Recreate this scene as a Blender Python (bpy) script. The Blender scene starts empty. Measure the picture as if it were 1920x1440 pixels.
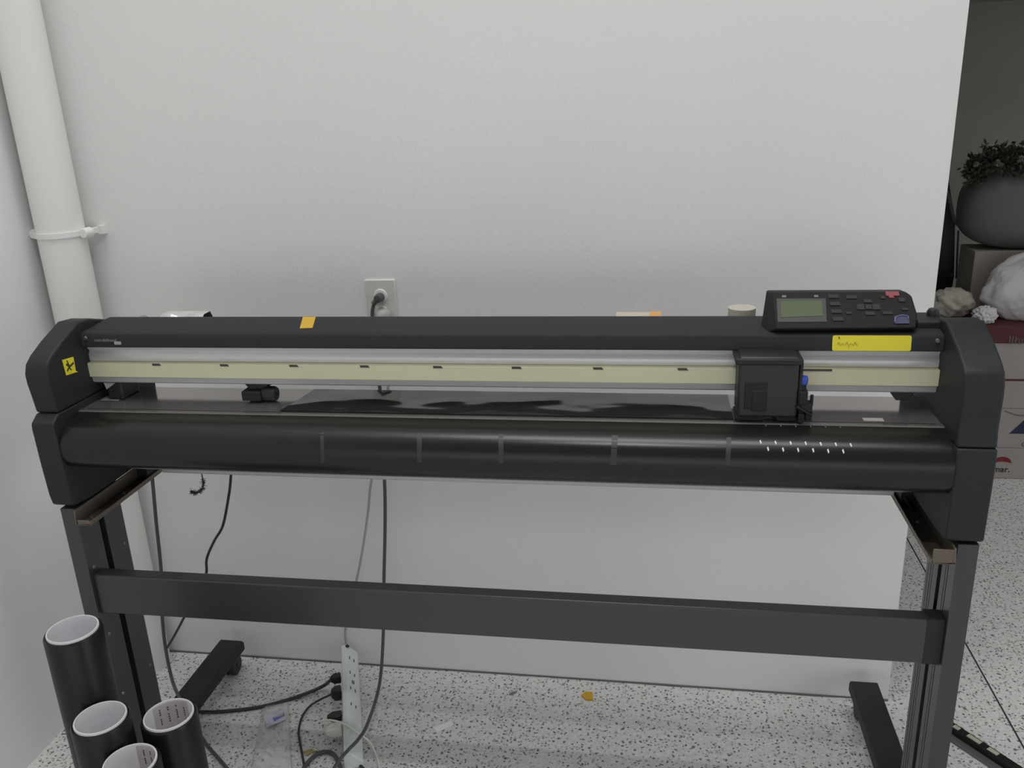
import bpy, bmesh, math, random
from mathutils import Vector, Matrix, noise
random.seed(7)
PI = math.pi
SC = bpy.context.scene
COL = SC.collection

# ------------------------------------------------------------------ camera
F, PITCH, ROLL, YAW = 1600.0, 0.3217525, -0.0440906, 0.1752382
CAM = Vector((0, -1.9, 1.47))
cp, sp, cy_, sy_ = math.cos(PITCH), math.sin(PITCH), math.cos(YAW), math.sin(YAW)
fwd = Vector((-sy_*cp, cy_*cp, -sp)); rt = Vector((cy_, sy_, 0)); upv = rt.cross(fwd)
cr, sr = math.cos(ROLL), math.sin(ROLL)
r2 = cr*rt + sr*upv; u2 = -sr*rt + cr*upv
cd = bpy.data.cameras.new('camera'); cam = bpy.data.objects.new('camera', cd); COL.objects.link(cam)
cd.sensor_width = 36; cd.lens = F/1920*36; cd.clip_start = 0.02; cd.clip_end = 60
m = Matrix.Identity(4)
for i in range(3):
    m[i][0] = r2[i]; m[i][1] = u2[i]; m[i][2] = -fwd[i]; m[i][3] = CAM[i]
cam.matrix_world = m
SC.camera = cam

def at(px, py, x=None, y=None, z=None):
    """world point seen at a pixel of the 1920x1440 photo, on a known world plane"""
    r = fwd + r2*((px-960)/F) - u2*((py-720)/F)
    if y is not None: t = (y-CAM.y)/r.y
    elif z is not None: t = (z-CAM.z)/r.z
    else: t = (x-CAM.x)/r.x
    return CAM + r*t

# ------------------------------------------------------------------ materials
def mat(name, col, rough=0.5, metal=0.0, bump=0.0, bscale=200, var=0.0, vscale=20, spec=0.5, coat=0.0, trans=0.0, coatr=0.1, alpha=1.0, aniso=0.0):
    mt = bpy.data.materials.new(name); mt.use_nodes = True
    nt = mt.node_tree; b = nt.nodes['Principled BSDF']
    b.inputs['Base Color'].default_value = (*col, 1)
    b.inputs['Roughness'].default_value = rough; b.inputs['Metallic'].default_value = metal
    b.inputs['Specular IOR Level'].default_value = spec
    b.inputs['Coat Weight'].default_value = coat; b.inputs['Coat Roughness'].default_value = coatr
    b.inputs['Transmission Weight'].default_value = trans
    b.inputs['Alpha'].default_value = alpha
    tc = nt.nodes.new('ShaderNodeTexCoord')
    if var:
        n = nt.nodes.new('ShaderNodeTexNoise'); n.inputs['Scale'].default_value = vscale; n.inputs['Detail'].default_value = 6
        nt.links.new(tc.outputs['Object'], n.inputs['Vector'])
        mx = nt.nodes.new('ShaderNodeMix'); mx.data_type = 'RGBA'
        mx.inputs['A'].default_value = (*[c*(1-var) for c in col], 1); mx.inputs['B'].default_value = (*[min(1, c*(1+var)) for c in col], 1)
        nt.links.new(n.outputs['Fac'], mx.inputs['Factor']); nt.links.new(mx.outputs['Result'], b.inputs['Base Color'])
    if bump:
        n2 = nt.nodes.new('ShaderNodeTexNoise'); n2.inputs['Scale'].default_value = bscale; n2.inputs['Detail'].default_value = 4
        nt.links.new(tc.outputs['Object'], n2.inputs['Vector'])
        bp = nt.nodes.new('ShaderNodeBump'); bp.inputs['Strength'].default_value = bump; bp.inputs['Distance'].default_value = 0.002
        nt.links.new(n2.outputs['Fac'], bp.inputs['Height']); nt.links.new(bp.outputs['Normal'], b.inputs['Normal'])
    return mt

def terrazzo():
    mt = bpy.data.materials.new('terrazzo'); mt.use_nodes = True
    nt = mt.node_tree; L = nt.links; b = nt.nodes['Principled BSDF']
    b.inputs['Roughness'].default_value = 0.42; b.inputs['Specular IOR Level'].default_value = 0.35
    tc = nt.nodes.new('ShaderNodeTexCoord')
    def N(t, **k):
        n = nt.nodes.new(t)
        for a, v in k.items(): n.inputs[a].default_value = v
        return n
    nz = N('ShaderNodeTexNoise', Scale=40.0, Detail=3.0); L.new(tc.outputs['Object'], nz.inputs['Vector'])
    wob = nt.nodes.new('ShaderNodeVectorMath'); wob.operation = 'MULTIPLY_ADD'; wob.inputs[1].default_value = (.018, .018, .018)
    L.new(nz.outputs['Color'], wob.inputs[0]); L.new(tc.outputs['Object'], wob.inputs[2])
    def chips(scale, thr, keep, seed):
        sh = nt.nodes.new('ShaderNodeVectorMath'); sh.operation = 'ADD'; sh.inputs[1].default_value = (seed, seed*1.7, 0)
        L.new(wob.outputs['Vector'], sh.inputs[0])
        v = N('ShaderNodeTexVoronoi', Scale=scale); v.voronoi_dimensions = '2D'; L.new(sh.outputs['Vector'], v.inputs['Vector'])
        lt = nt.nodes.new('ShaderNodeMath'); lt.operation = 'LESS_THAN'; lt.inputs[1].default_value = thr; L.new(v.outputs['Distance'], lt.inputs[0])
        sx = nt.nodes.new('ShaderNodeSeparateColor'); L.new(v.outputs['Color'], sx.inputs[0])
        k = nt.nodes.new('ShaderNodeMath'); k.operation = 'LESS_THAN'; k.inputs[1].default_value = keep; L.new(sx.outputs[0], k.inputs[0])
        mu = nt.nodes.new('ShaderNodeMath'); mu.operation = 'MULTIPLY'; L.new(lt.outputs[0], mu.inputs[0]); L.new(k.outputs[0], mu.inputs[1])
        return mu.outputs[0]
    base = N('ShaderNodeTexNoise', Scale=170.0, Detail=5.0, Roughness=.7); L.new(tc.outputs['Object'], base.inputs['Vector'])
    rmp = nt.nodes.new('ShaderNodeValToRGB'); rmp.color_ramp.elements[0].position = .36; rmp.color_ramp.elements[1].position = .64
    rmp.color_ramp.elements[0].color = (.60, .595, .59, 1); rmp.color_ramp.elements[1].color = (.82, .81, .80, 1)
    L.new(base.outputs['Fac'], rmp.inputs[0]); cur = rmp.outputs[0]
    for sc, thr, keep, seed, c in ((85, .34, .5, 3, (.78, .77, .76)), (120, .34, .30, 9, (.41, .41, .40)), (66, .18, .36, 5, (.14, .14, .14)), (105, .22, .13, 1, (.14, .14, .14))):
        mx = nt.nodes.new('ShaderNodeMix'); mx.data_type = 'RGBA'; L.new(chips(sc, thr, keep, seed), mx.inputs['Factor'])
        L.new(cur, mx.inputs['A']); mx.inputs['B'].default_value = (*c, 1); cur = mx.outputs['Result']
    L.new(cur, b.inputs['Base Color'])
    return mt

WALL = mat('white_wall_paint', (.83, .825, .815), .75, bump=.22, bscale=95, var=.03, vscale=3, spec=.25)
LWALL = mat('pale_wall_paint', (.86, .88, .865), .6, bump=.2, bscale=30, var=.05, vscale=3, spec=.3)
GWALL = mat('shaded_grey_wall', (.26, .26, .24), .8, var=.06, vscale=4)  # light grey wall, its shade beyond the partition put into a darker colour
CEIL = mat('ceiling_white', (.8, .8, .79), .8)
FLOOR = terrazzo()
SEAM = mat('dark_joint', (.035, .033, .033), .8)
PIPEW = mat('white_painted_pipe', (.84, .83, .815), .4, bump=.2, bscale=40)
COVER = mat('charcoal_metal', (.031, .0315, .036), .62, spec=.15, bump=.06, bscale=600)
SIDE = mat('charcoal_plastic', (.018, .021, .0225), .55, spec=.35, bump=.08, bscale=500)
SIDED = mat('dark_inner_plastic', (.014, .015, .014), .5)
APRON = mat('satin_black', (.0105, .011, .010), .27, spec=.42, bump=.03, bscale=900)
POST = mat('slate_steel', (.026, .0295, .035), .5, var=.06, vscale=8, coat=.6, coatr=.28)
SLOT = mat('slot_black', (.008, .009, .01), .7)
ALU = mat('brushed_aluminium', (.76, .75, .765), .34, metal=.35)
ALU2 = mat('grey_aluminium', (.55, .555, .555), .42, metal=.35)
CREAM = mat('cream_strip', (.68, .67, .47), .45, var=.07, vscale=3)
MARKM = mat('strip_mark', (.06, .06, .05), .6)
PLAT = mat('polished_platen', (.55, .52, .51), .09, metal=.85, var=.05, vscale=4)
PLEDGE = mat('platen_edge', (.11, .107, .10), .55)
VINYL = mat('glossy_black_vinyl', (.02, .02, .018), .07, spec=.8, coat=.6, coatr=.04)
BLK = mat('black_plastic', (.019, .020, .019), .45)
BLK2 = mat('black_rough', (.006, .006, .006), .6)
BROWN = mat('bronze_metal', (.16, .135, .11), .34, metal=.5)
BLUEK = mat('blue_knob', (.03, .07, .42), .4)
YEL = mat('yellow_sticker', (.78, .70, .04), .5, var=.05, vscale=30)
YELO = mat('yellow_tape', (.62, .38, .02), .5)
INK = mat('ink', (.05, .05, .03), .7)
INKF = mat('faded_ink', (.32, .27, .05), .7)
LCD = mat('lcd_green', (.10, .13, .075), .5, spec=.15)
BTN = mat('grey_button', (.040, .040, .041), .6, spec=.2)
BTNR = mat('red_button', (.25, .045, .06), .5)
BTNB = mat('blue_button', (.022, .028, .075), .4)
WHT = mat('white_plastic', (.88, .86, .82), .45)
PAPER = mat('white_paper', (.88, .88, .87), .7)
CORE = mat('white_card_core', (.64, .63, .66), .65, var=.05, vscale=30)
VROLL = mat('black_vinyl_roll', (.008, .0085, .008), .35, spec=.35)
CORD = mat('dark_cord', (.028, .028, .028), .45)
CORDG = mat('grey_cord', (.075, .08, .08), .45)
CORDW = mat('pale_cord', (.42, .42, .41), .5)
STRIP = mat('pale_green_white_plastic', (.74, .80, .77), .4)
CLEAR = mat('clear_plastic', (.95, .95, .95), .08, alpha=.30, spec=1.0)
FOIL = mat('silvery_film', (.62, .62, .61), .25, metal=.3)
MASK = mat('masking_tape', (.50, .47, .40), .65)
ORNG = mat('orange_paper', (.60, .33, .12), .6)
DUST = mat('dust_fluff', (.05, .045, .04), .9)
CARD = mat('white_box_card', (.33, .30, .285), .7, var=.08, vscale=12)
CARDR = mat('dark_red_card', (.075, .008, .011), .6)
NAVY = mat('navy_print', (.012, .014, .06), .6)
REDP = mat('red_print', (.17, .012, .014), .6)
GREYP = mat('grey_print', (.035, .04, .035), .6)
BAG = mat('white_plastic_bag', (.66, .64, .65), .4, var=.15, vscale=9)
BAG2 = mat('cream_cloth', (.42, .395, .34), .7, var=.15, vscale=12)
BLUEC = mat('blue_cloth', (.035, .045, .11), .7)
DGREY = mat('dark_grey_fabric', (.115, .112, .105), .7, var=.15, vscale=6)
SLATE = mat('dark_slate', (.016, .017, .024), .5)
STRAP = mat('grey_strap', (.10, .10, .11), .5)
LEAF = mat('dull_green_leaf', (.045, .048, .036), .7, var=.4, vscale=40)
FLW = mat('pale_petal', (.14, .135, .11), .7)
SCREW = mat('steel_screw', (.22, .22, .22), .35, metal=.6)
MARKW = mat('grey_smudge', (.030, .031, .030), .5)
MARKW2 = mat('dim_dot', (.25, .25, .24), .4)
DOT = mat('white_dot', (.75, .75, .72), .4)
RULE = mat('pale_inlay', (.48, .49, .38), .4)

# ------------------------------------------------------------------ mesh helpers
def obj(name, bm, mt, parent=None, smooth=False, bevel=0.0, segs=2, angle=35):
    me = bpy.data.meshes.new(name)
    bmesh.ops.remove_doubles(bm, verts=bm.verts, dist=1e-6)
    bmesh.ops.recalc_face_normals(bm, faces=bm.faces)
    bm.to_mesh(me); bm.free()
    for x in (mt if isinstance(mt, (list, tuple)) else [mt]): me.materials.append(x)
    o = bpy.data.objects.new(name, me); COL.objects.link(o)
    if smooth:
        me.shade_smooth()
        me.set_sharp_from_angle(angle=math.radians(angle))
    if bevel:
        b = o.modifiers.new('bevel', 'BEVEL'); b.width = bevel; b.segments = segs; b.limit_method = 'ANGLE'; b.angle_limit = math.radians(30)
        me.shade_smooth(); me.set_sharp_from_angle(angle=math.radians(angle))
    if parent is not None:
        o.parent = parent; o.matrix_parent_inverse = Matrix.Translation(parent.location).inverted() @ Matrix.Identity(4) if parent.parent is None else Matrix.Identity(4)
        if parent.parent is None:
            o.matrix_parent_inverse = (Matrix.Translation(parent.location) @ parent.rotation_euler.to_matrix().to_4x4()).inverted()
        else:
            o.matrix_parent_inverse = Matrix.Translation(parent.parent.location).inverted() @ Matrix.Identity(4) if False else Matrix.Identity(4)
    return o
def tag(o, label, cat, group=None, kind=None):
    o['label'] = label; o['category'] = cat
    if group: o['group'] = group
    if kind: o['kind'] = kind
    return o
def thing(name, loc, label, cat, group=None):
    o = bpy.data.objects.new(name, None); COL.objects.link(o); o.location = loc; o.empty_display_size = .05
    return tag(o, label, cat, group)
def struct(o): o['kind'] = 'structure'; return o
def bx(bm, x0, x1, y0, y1, z0, z1, mi=0):
    vs = [bm.verts.new((x, y, z)) for x in (x0, x1) for y in (y0, y1) for z in (z0, z1)]
    for f in ((0,1,3,2), (4,6,7,5), (0,4,5,1), (2,3,7,6), (0,2,6,4), (1,5,7,3)):
        fc = bm.faces.new([vs[i] for i in f]); fc.material_index = mi
    return bm
def box(*a): return bx(bmesh.new(), *a)
def prism_x(bm, prof, x0, x1, mi=0, cap=True):
    n = len(prof)
    A = [bm.verts.new((x0, y, z)) for y, z in prof]; B = [bm.verts.new((x1, y, z)) for y, z in prof]
    for i in range(n):
        j = (i+1) % n; f = bm.faces.new((A[i], A[j], B[j], B[i])); f.material_index = mi
    if cap:
        bm.faces.new(A).material_index = mi; bm.faces.new(B[::-1]).material_index = mi
    return bm
def prism_z(bm, prof, z0, z1, mi=0):
    n = len(prof)
    A = [bm.verts.new((x, y, z0)) for x, y in prof]; B = [bm.verts.new((x, y, z1)) for x, y in prof]
    for i in range(n):
        j = (i+1) % n; bm.faces.new((A[i], A[j], B[j], B[i])).material_index = mi
    bm.faces.new(A).material_index = mi; bm.faces.new(B[::-1]).material_index = mi
    return bm
def poly(bm, pts, nrm, th, mi=0):
    """a flat outline given real thickness along nrm"""
    nrm = Vector(nrm).normalized()
    A = [bm.verts.new(Vector(p)) for p in pts]; B = [bm.verts.new(Vector(p)+nrm*th) for p in pts]
    n = len(pts)
    for i in range(n):
        j = (i+1) % n; bm.faces.new((A[i], A[j], B[j], B[i])).material_index = mi
    bm.faces.new(A).material_index = mi; bm.faces.new(B[::-1]).material_index = mi
    return bm
def spline(pts, k=8):
    P = [Vector(p) for p in pts]; P = [2*P[0]-P[1]] + P + [2*P[-1]-P[-2]]; out = []
    for i in range(1, len(P)-2):
        for s in range(k):
            t = s/k; a, b, c, d = P[i-1], P[i], P[i+1], P[i+2]
            out.append(.5*((2*b)+(-a+c)*t+(2*a-5*b+4*c-d)*t*t+(-a+3*b-3*c+d)*t**3))
    out.append(P[-2]); return out
def tube(bm, pts, r, n=8, k=8, smooth=True, mi=0):
    Q = spline(pts, k) if smooth else [Vector(p) for p in pts]
    rings = []; prev = None
    for i, q in enumerate(Q):
        t = (Q[min(i+1, len(Q)-1)]-Q[max(i-1, 0)]).normalized()
        if prev is None:
            a = Vector((0, 0, 1)) if abs(t.z) < .9 else Vector((1, 0, 0))
            s = t.cross(a).normalized()
        else:
            s = (prev - t*prev.dot(t)).normalized()
        prev = s; w = t.cross(s)
        rr = r(i/(len(Q)-1)) if callable(r) else r
        rings.append([bm.verts.new(q + s*(rr*math.cos(2*PI*j/n)) + w*(rr*math.sin(2*PI*j/n))) for j in range(n)])
    for a, b in zip(rings, rings[1:]):
        for j in range(n): bm.faces.new((a[j], a[(j+1) % n], b[(j+1) % n], b[j])).material_index = mi
    bm.faces.new(rings[0][::-1]).material_index = mi; bm.faces.new(rings[-1]).material_index = mi
    return bm
def lathe(bm, prof, n=48, c=(0, 0, 0), axis='z', closed=True, mi=0):
    c = Vector(c); rings = []
    for r, h in prof:
        ring = []
        for j in range(n):
            a = 2*PI*j/n; u, v = r*math.cos(a), r*math.sin(a)
            p = {'z': (u, v, h), 'x': (h, u, v), 'y': (u, h, v)}[axis]
            ring.append(bm.verts.new(c+Vector(p)))
        rings.append(ring)
    seq = list(zip(rings, rings[1:]))
    if closed: seq.append((rings[-1], rings[0]))
    for a, b in seq:
        for j in range(n): bm.faces.new((a[j], a[(j+1) % n], b[(j+1) % n], b[j])).material_index = mi
    if not closed:
        bm.faces.new(rings[0]).material_index = mi; bm.faces.new(rings[-1]).material_index = mi
    return bm
def cyl(bm, p0, p1, r, n=20, mi=0): return tube(bm, [p0, p1], r, n=n, smooth=False, mi=mi)
def text(name, s, size, origin, ux, uy, mt, parent, th=.0004, bold=0.0):
    cu = bpy.data.curves.new('lettering', 'FONT'); cu.body = s; cu.size = size; cu.extrude = th; cu.offset = bold
    t = bpy.data.objects.new('lettering', cu); COL.objects.link(t)
    dg = bpy.context.evaluated_depsgraph_get()
    me = bpy.data.meshes.new_from_object(t.evaluated_get(dg)); COL.objects.unlink(t); bpy.data.objects.remove(t)
    ux = Vector(ux).normalized(); uz = ux.cross(Vector(uy)).normalized(); uy = uz.cross(ux); o = Vector(origin)
    bm = bmesh.new(); bm.from_mesh(me); bpy.data.meshes.remove(me)
    for v in bm.verts: v.co = o + ux*v.co.x + uy*v.co.y + uz*v.co.z
    return obj(name, bm, mt, parent)

# ------------------------------------------------------------------ room
LX = -1.474; RX = .585; CH = 6.0
struct(obj('floor', box(-1.6, 3.2, -3.4, 2.62, -.06, 0), FLOOR))
struct(obj('wall_back', box(LX-.1, RX, 0, .12, 0, CH), WALL))
struct(obj('wall_left', box(LX-.12, LX, -3.4, 0, 0, CH), LWALL))
struct(obj('wall_far', box(RX-.6, 3.2, 2.5, 2.62, 0, CH), GWALL))
struct(obj('wall_side', box(-.1, 0, .12, 2.5, 0, CH), GWALL))
struct(obj('wall_right', box(3.1, 3.2, -3.4, 2.5, 0, CH), WALL))
struct(obj('ceiling', box(LX-.12, 3.2, -3.4, 2.62, CH, CH+.1), CEIL))
sm = bmesh.new(); bx(sm, .848, .852, -1.6, 2.5, 0, .0008); bx(sm, .0, 3.1, 1.55, 1.554, 0, .0008)
struct(obj('trim_1', sm, SEAM))
# slightly dirty joint where the white wall meets the floor
jm = bmesh.new()
pts = []; n = 60
for i in range(n+1):
    x = LX + (RX-LX)*i/n; pts.append((x, -.0035-.003*noise.noise((x*9, 0, 3))))
prism_z(jm, [(LX, 0.001)] + pts + [(RX, 0.001)], 0, .004)
struct(obj('trim_2', jm, mat('grimy_joint', (.16, .155, .15), .9)))
# ledge high on the far grey wall
lm = bmesh.new(); bx(lm, 1.0, 3.0, 2.12, 2.5, 1.79, 1.83)
struct(obj('trim_3', lm, mat('grey_ledge', (.30, .30, .28), .7)))

# white downpipe in the corner
pt = thing('wall_pipe', (-1.397, -.062, 0), 'fat white painted pipe running up the left corner of the wall', 'pipe')
pb = bmesh.new(); tube(pb, [(-1.397, -.062, .0), (-1.397, -.062, CH)], .0535, n=40, smooth=False)
obj('pipe_body', pb, PIPEW, pt, smooth=True)
br = bmesh.new()
lathe(br, [(.0535, -.006), (.0575, -.006), (.0575, .006), (.0535, .006)], 40, (-1.397, -.062, 1.213))
bx(br, -1.330, -1.318, -.02, 0, 1.203, 1.223)
for s in (-1, 1):
    c = -1.397 + s*.066
    lathe(br, [(.0001, -.02), (.010, -.02), (.012, -.014), (.012, .006), (.0001, .006)], 20, (c, -.055, 1.213), axis='y', closed=False)
    bx(br, min(c, c-s*.012)-.002, max(c, c-s*.012)+.002, -.064, -.0, 1.207, 1.219)
obj('pipe_clamp', br, PIPEW, pt, smooth=True)

# wall outlet
PX, PZ = -.640, 1.024
ot = thing('wall_outlet', (PX, 0, PZ), 'white duplex wall outlet plate above the cutter, a dark plug in it', 'outlet')
obj('face_plate', box(PX-.037, PX+.037, -.006, 0, PZ-.059, PZ+.059), mat('outlet_white', (.70, .69, .66), .4), ot, bevel=.004, segs=3)
for dz in (.02, -.02):
    rm = bmesh.new(); lathe(rm, [(.0001, -.0085), (.0155, -.0085), (.0165, -.006), (.0165, -.004), (.0001, -.004)], 32, (PX, 0, PZ+dz), axis='y', closed=False)
    so = obj('socket', rm, WHT, ot, smooth=True)
    for k in (-.006, .006):
        obj('slot', box(PX+k-.001, PX+k+.001, -.009, -.0084, PZ+dz-.004, PZ+dz+.005), SLOT, so)

def plugcord(name, label, px, pz, col, r, path, plug, group=None):
    t = thing(name, (px, -.01, pz), label, 'power cord', group)
    b = bmesh.new(); plug(b); obj('plug', b, col, t, smooth=True)
    c = bmesh.new(); tube(c, path, r, n=10); obj('cable', c, col, t, smooth=True)
    return t
# black plug, then cable down behind the machine to the tangle at the bottom
def plug_a(b):
    lathe(b, [(.0001, -.035), (.008, -.034), (.0105, -.027), (.011, -.01), (.0001, -.0095)], 20, (PX, 0, PZ+.018), axis='y', closed=False)
    cyl(b, (PX, -.028, PZ+.018), (PX-.012, -.030, PZ+.006), .006, 12)
plugcord('power_cable', 'thick dark grey power cord hanging from the outlet down to the floor', PX, PZ+.018, CORDG, .0042,
    [(PX-.010, -.029, PZ+.008), (PX-.016, -.032, PZ-.02), (PX-.018, -.04, PZ-.1), at(712, 725, y=-.06), at(721, 900, y=-.08), at(722, 990, y=-.08), at(720, 1085, y=-.08), at(719, 1180, y=-.08),
     at(712, 1280, z=.05), at(690, 1355, z=.055), at(672, 1386, z=.062), at(654, 1405, z=.064), at(636, 1426, z=.060), at(615, 1460, z=.02)], plug_a)
def plug_b(b):
    lathe(b, [(.0001, -.040), (.010, -.038), (.018, -.030), (.019, -.01), (.0001, -.0095)], 24, (PX+.006, 0, PZ-.026), axis='y', closed=False)
plugcord('power_cable', 'pale grey cord from the lower socket down to the power strip top', PX, PZ-.026, CORDW, .0032,
    [(PX+.006, -.036, PZ-.03), (PX+.008, -.045, PZ-.06), (PX+.0, -.05, PZ-.1), at(728, 725, y=-.06), at(697, 897, y=-.06), at(690, 960, y=-.06), at(680, 1030, y=-.06), at(668, 1090, y=-.06), at(655, 1140, y=-.05), at(648, 1180, y=-.04), at(648, 1198, y=-.036), at(650, 1212, y=-.036)], plug_b)

# ------------------------------------------------------------------ vinyl cutter
vc = thing('vinyl_cutter', (-.31, -.49, 0), 'wide black floor-standing vinyl cutter on a steel stand before the white wall', 'vinyl cutter')
XL0, XL1, XR0, XR1 = -1.165, -1.118, .474, .534
upper = [(-.22, 1.03), (-.33, 1.070), (-.395, 1.089), (-.432, 1.092), (-.49, 1.068), (-.525, 1.050), (-.541, 1.038), (-.548, 1.020), (-.550, 1.0), (-.549, .972), (-.548, .945), (-.551, .9285), (-.553, .9155), (-.22, .9155)]
lower = [(-.22, .9145), (-.556, .9145), (-.557, .90), (-.557, .84), (-.555, .775), (-.554, .752), (-.548, .748), (-.50, .744), (-.30, .742), (-.22, .80)]
upl = [(-.22, 1.03), (-.33, 1.070), (-.395, 1.089), (-.432, 1.092), (-.49, 1.068), (-.525, 1.050), (-.541, 1.038), (-.549, 1.020), (-.549, 1.0), (-.545, .972), (-.541, .9405), (-.22, .9405)]
lwl = [(-.22, .9395), (-.542, .9395), (-.561, .926), (-.5625, .915), (-.561, .84), (-.558, .775), (-.554, .754), (-.548, .750), (-.50, .744), (-.30, .742), (-.22, .80)]
for (x0, x1, U, W) in ((XL0, XL1, upl, lwl), (XR0, XR1, upper, lower)):
    b = bmesh.new(); prism_x(b, U, x0, x1); obj('side_cover', b, SIDE, vc, bevel=.004, segs=3)
    b = bmesh.new(); prism_x(b, W, x0, x1); obj('lower_side_cover', b, SIDE, vc, bevel=.003, segs=2)
# top cover
b = bmesh.new()
prism_x(b, [(-.22, 1.045), (-.326, 1.050), (-.328, 1.0735), (-.334, 1.0765), (-.343, 1.0772), (-.428, 1.0705), (-.4345, 1.068), (-.437, 1.064), (-.440, 1.0415), (-.428, 1.0400), (-.425, 1.055), (-.34, 1.060), (-.32, 1.03), (-.22, 1.02)], XL1, XR0)
tcv = obj('top_cover', b, COVER, vc, bevel=.0018)
for x in (-1.105, .462):
    b = bmesh.new(); lathe(b, [(.0001, -.003), (.003, -.003), (.004, 0), (.0001, 0)], 16, (x, -.4385, 1.060), axis='y', closed=False); obj('screw', b, SCREW, tcv)
lmt = mat('grey_lettering', (.17, .17, .18), .5)
b = bmesh.new(); xx = -1.086
while xx < -1.038:
    w = random.uniform(.0018, .0032); hh = random.uniform(.0035, .0055); bx(b, xx, xx+w, -.4402, -.4394, 1.0535, 1.0535+hh); xx += w+.0011
obj('model_lettering', b, lmt, vc)
b = bmesh.new(); bx(b, -1.044, -1.030, -.4405, -.439, 1.0475, 1.0535); obj('model_badge', b, mat('pale_badge', (.4, .4, .4), .5), vc)

# guide rail: aluminium with grooves, cream strip and lip
b = bmesh.new()
prism_x(b, [(-.345, 1.052), (-.424, 1.052), (-.424, 1.040), (-.4215, 1.034), (-.4185, 1.030), (-.4195, 1.026), (-.4225, 1.022), (-.4225, 1.009), (-.420, 1.0065), (-.345, 1.0065)], XL1, XR0)
obj('rail_upper', b, ALU, vc, smooth=True, angle=50)
b = bmesh.new()
prism_x(b, [(-.345, 1.007), (-.430, 1.007), (-.4325, 1.0055), (-.4325, .9780), (-.430, .9770), (-.345, .9770)], XL1, XR0)
cs = obj('cream_strip', b, CREAM, vc, bevel=.0006)
b = bmesh.new()
prism_x(b, [(-.345, .9775), (-.426, .9775), (-.4275, .9755), (-.426, .9655), (-.421, .9625), (-.375, .9625), (-.345, .975)], XL1, XR0)
obj('rail_lip', b, ALU2, vc, bevel=.0008)
for px in (293, 420, 550, 683, 820, 968, 1121, 1280):
    c = at(px, 684, y=-.433).x
    b = bmesh.new(); poly(b, [(c-.009, -.4326, 1.0068), (c+.007, -.4326, 1.0068), (c+.010, -.4326, 1.0025), (c-.008, -.4326, 1.0025)], (0, -1, 0), .0006)
    obj('roller_mark', b, MARKM, cs)
b = bmesh.new(); bx(b, .252, .300, -.4334, -.4326, 1.0035, 1.007); obj('roller_mark', b, MARKM, cs)

# platen
b = bmesh.new()
prism_x(b, [(-.338, .925), (-.484, .925), (-.484, .912), (-.338, .912)], XL1, XR0)
pl = obj('platen', b, PLAT, vc)
b = bmesh.new(); prism_x(b, [(-.4840, .9252), (-.4868, .9238), (-.4868, .915), (-.484, .915)], XL1, XR0)
obj('platen_edge', b, PLEDGE, vc)
for x0, x1, y0, y1 in ((-1.112, -1.072, -.424, -.385), (.352, .385, -.464, -.450)):
    b = bmesh.new(); bx(b, x0, x1, y0, y1, .925, .9254); obj('platen_patch', b, mat('dull_patch', (.40, .385, .37), .5), vc)  # thin pale patches on the platen
# grooves across the platen front, where the knife mat sits
b = bmesh.new(); bx(b, XL1+.01, XR0-.01, -.4745, -.4715, .925, .9253); obj('cutting_mat_strip', b, mat('groove_dark', (.02, .02, .018), .4), vc)

# apron: curved satin black media guide
ap = [(-.4872, .9235), (-.500, .9232), (-.515, .921), (-.530, .9165), (-.542, .9095), (-.5505, .900), (-.5555, .888), (-.5575, .874), (-.5575, .860), (-.554, .846), (-.547, .835), (-.537, .828), (-.525, .825), (-.50, .822), (-.485, .824), (-.485, .835), (-.52, .837), (-.54, .86), (-.54, .885), (-.52, .905), (-.487, .911)]
b = bmesh.new(); prism_x(b, ap, XL1, XR0)
apo = obj('apron', b, APRON, vc, smooth=True, angle=60)
def on_apron(px, py):
    best = None
    for (y0, z0), (y1, z1) in zip(ap[:13], ap[1:13]):
        for s in range(20):
            t = s/20; y = y0+(y1-y0)*t; z = z0+(z1-z0)*t
            q = at(px, py, y=y); e = abs(q.z-z)
            if best is None or e < best[0]: best = (e, Vector((q.x, y, z)), Vector((0, z1-z0, -(y1-y0))).normalized())
    p, nn = best[1], best[2]
    if nn.y > 0: nn = -nn
    return p, nn
b = bmesh.new()
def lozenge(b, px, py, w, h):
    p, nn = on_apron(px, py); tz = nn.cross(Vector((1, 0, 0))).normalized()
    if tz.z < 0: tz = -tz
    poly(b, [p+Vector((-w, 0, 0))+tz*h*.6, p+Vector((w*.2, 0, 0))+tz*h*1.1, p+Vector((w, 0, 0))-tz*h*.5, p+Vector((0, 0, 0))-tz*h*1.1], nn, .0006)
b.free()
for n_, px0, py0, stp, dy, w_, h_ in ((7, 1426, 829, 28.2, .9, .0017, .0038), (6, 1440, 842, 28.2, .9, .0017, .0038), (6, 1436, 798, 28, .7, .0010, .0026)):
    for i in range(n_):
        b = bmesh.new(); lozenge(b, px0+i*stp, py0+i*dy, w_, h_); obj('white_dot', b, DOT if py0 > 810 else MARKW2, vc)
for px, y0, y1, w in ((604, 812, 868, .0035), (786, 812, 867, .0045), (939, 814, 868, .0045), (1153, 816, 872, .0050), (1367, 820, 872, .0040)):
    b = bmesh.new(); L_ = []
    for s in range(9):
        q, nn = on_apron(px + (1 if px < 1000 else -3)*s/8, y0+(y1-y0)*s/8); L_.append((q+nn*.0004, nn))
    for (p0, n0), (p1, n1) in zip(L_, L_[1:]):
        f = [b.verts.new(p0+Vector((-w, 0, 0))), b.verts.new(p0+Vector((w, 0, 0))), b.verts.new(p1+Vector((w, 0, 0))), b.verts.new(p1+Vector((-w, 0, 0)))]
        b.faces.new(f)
    obj('wear_mark', b, MARKW, vc, smooth=True)
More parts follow.
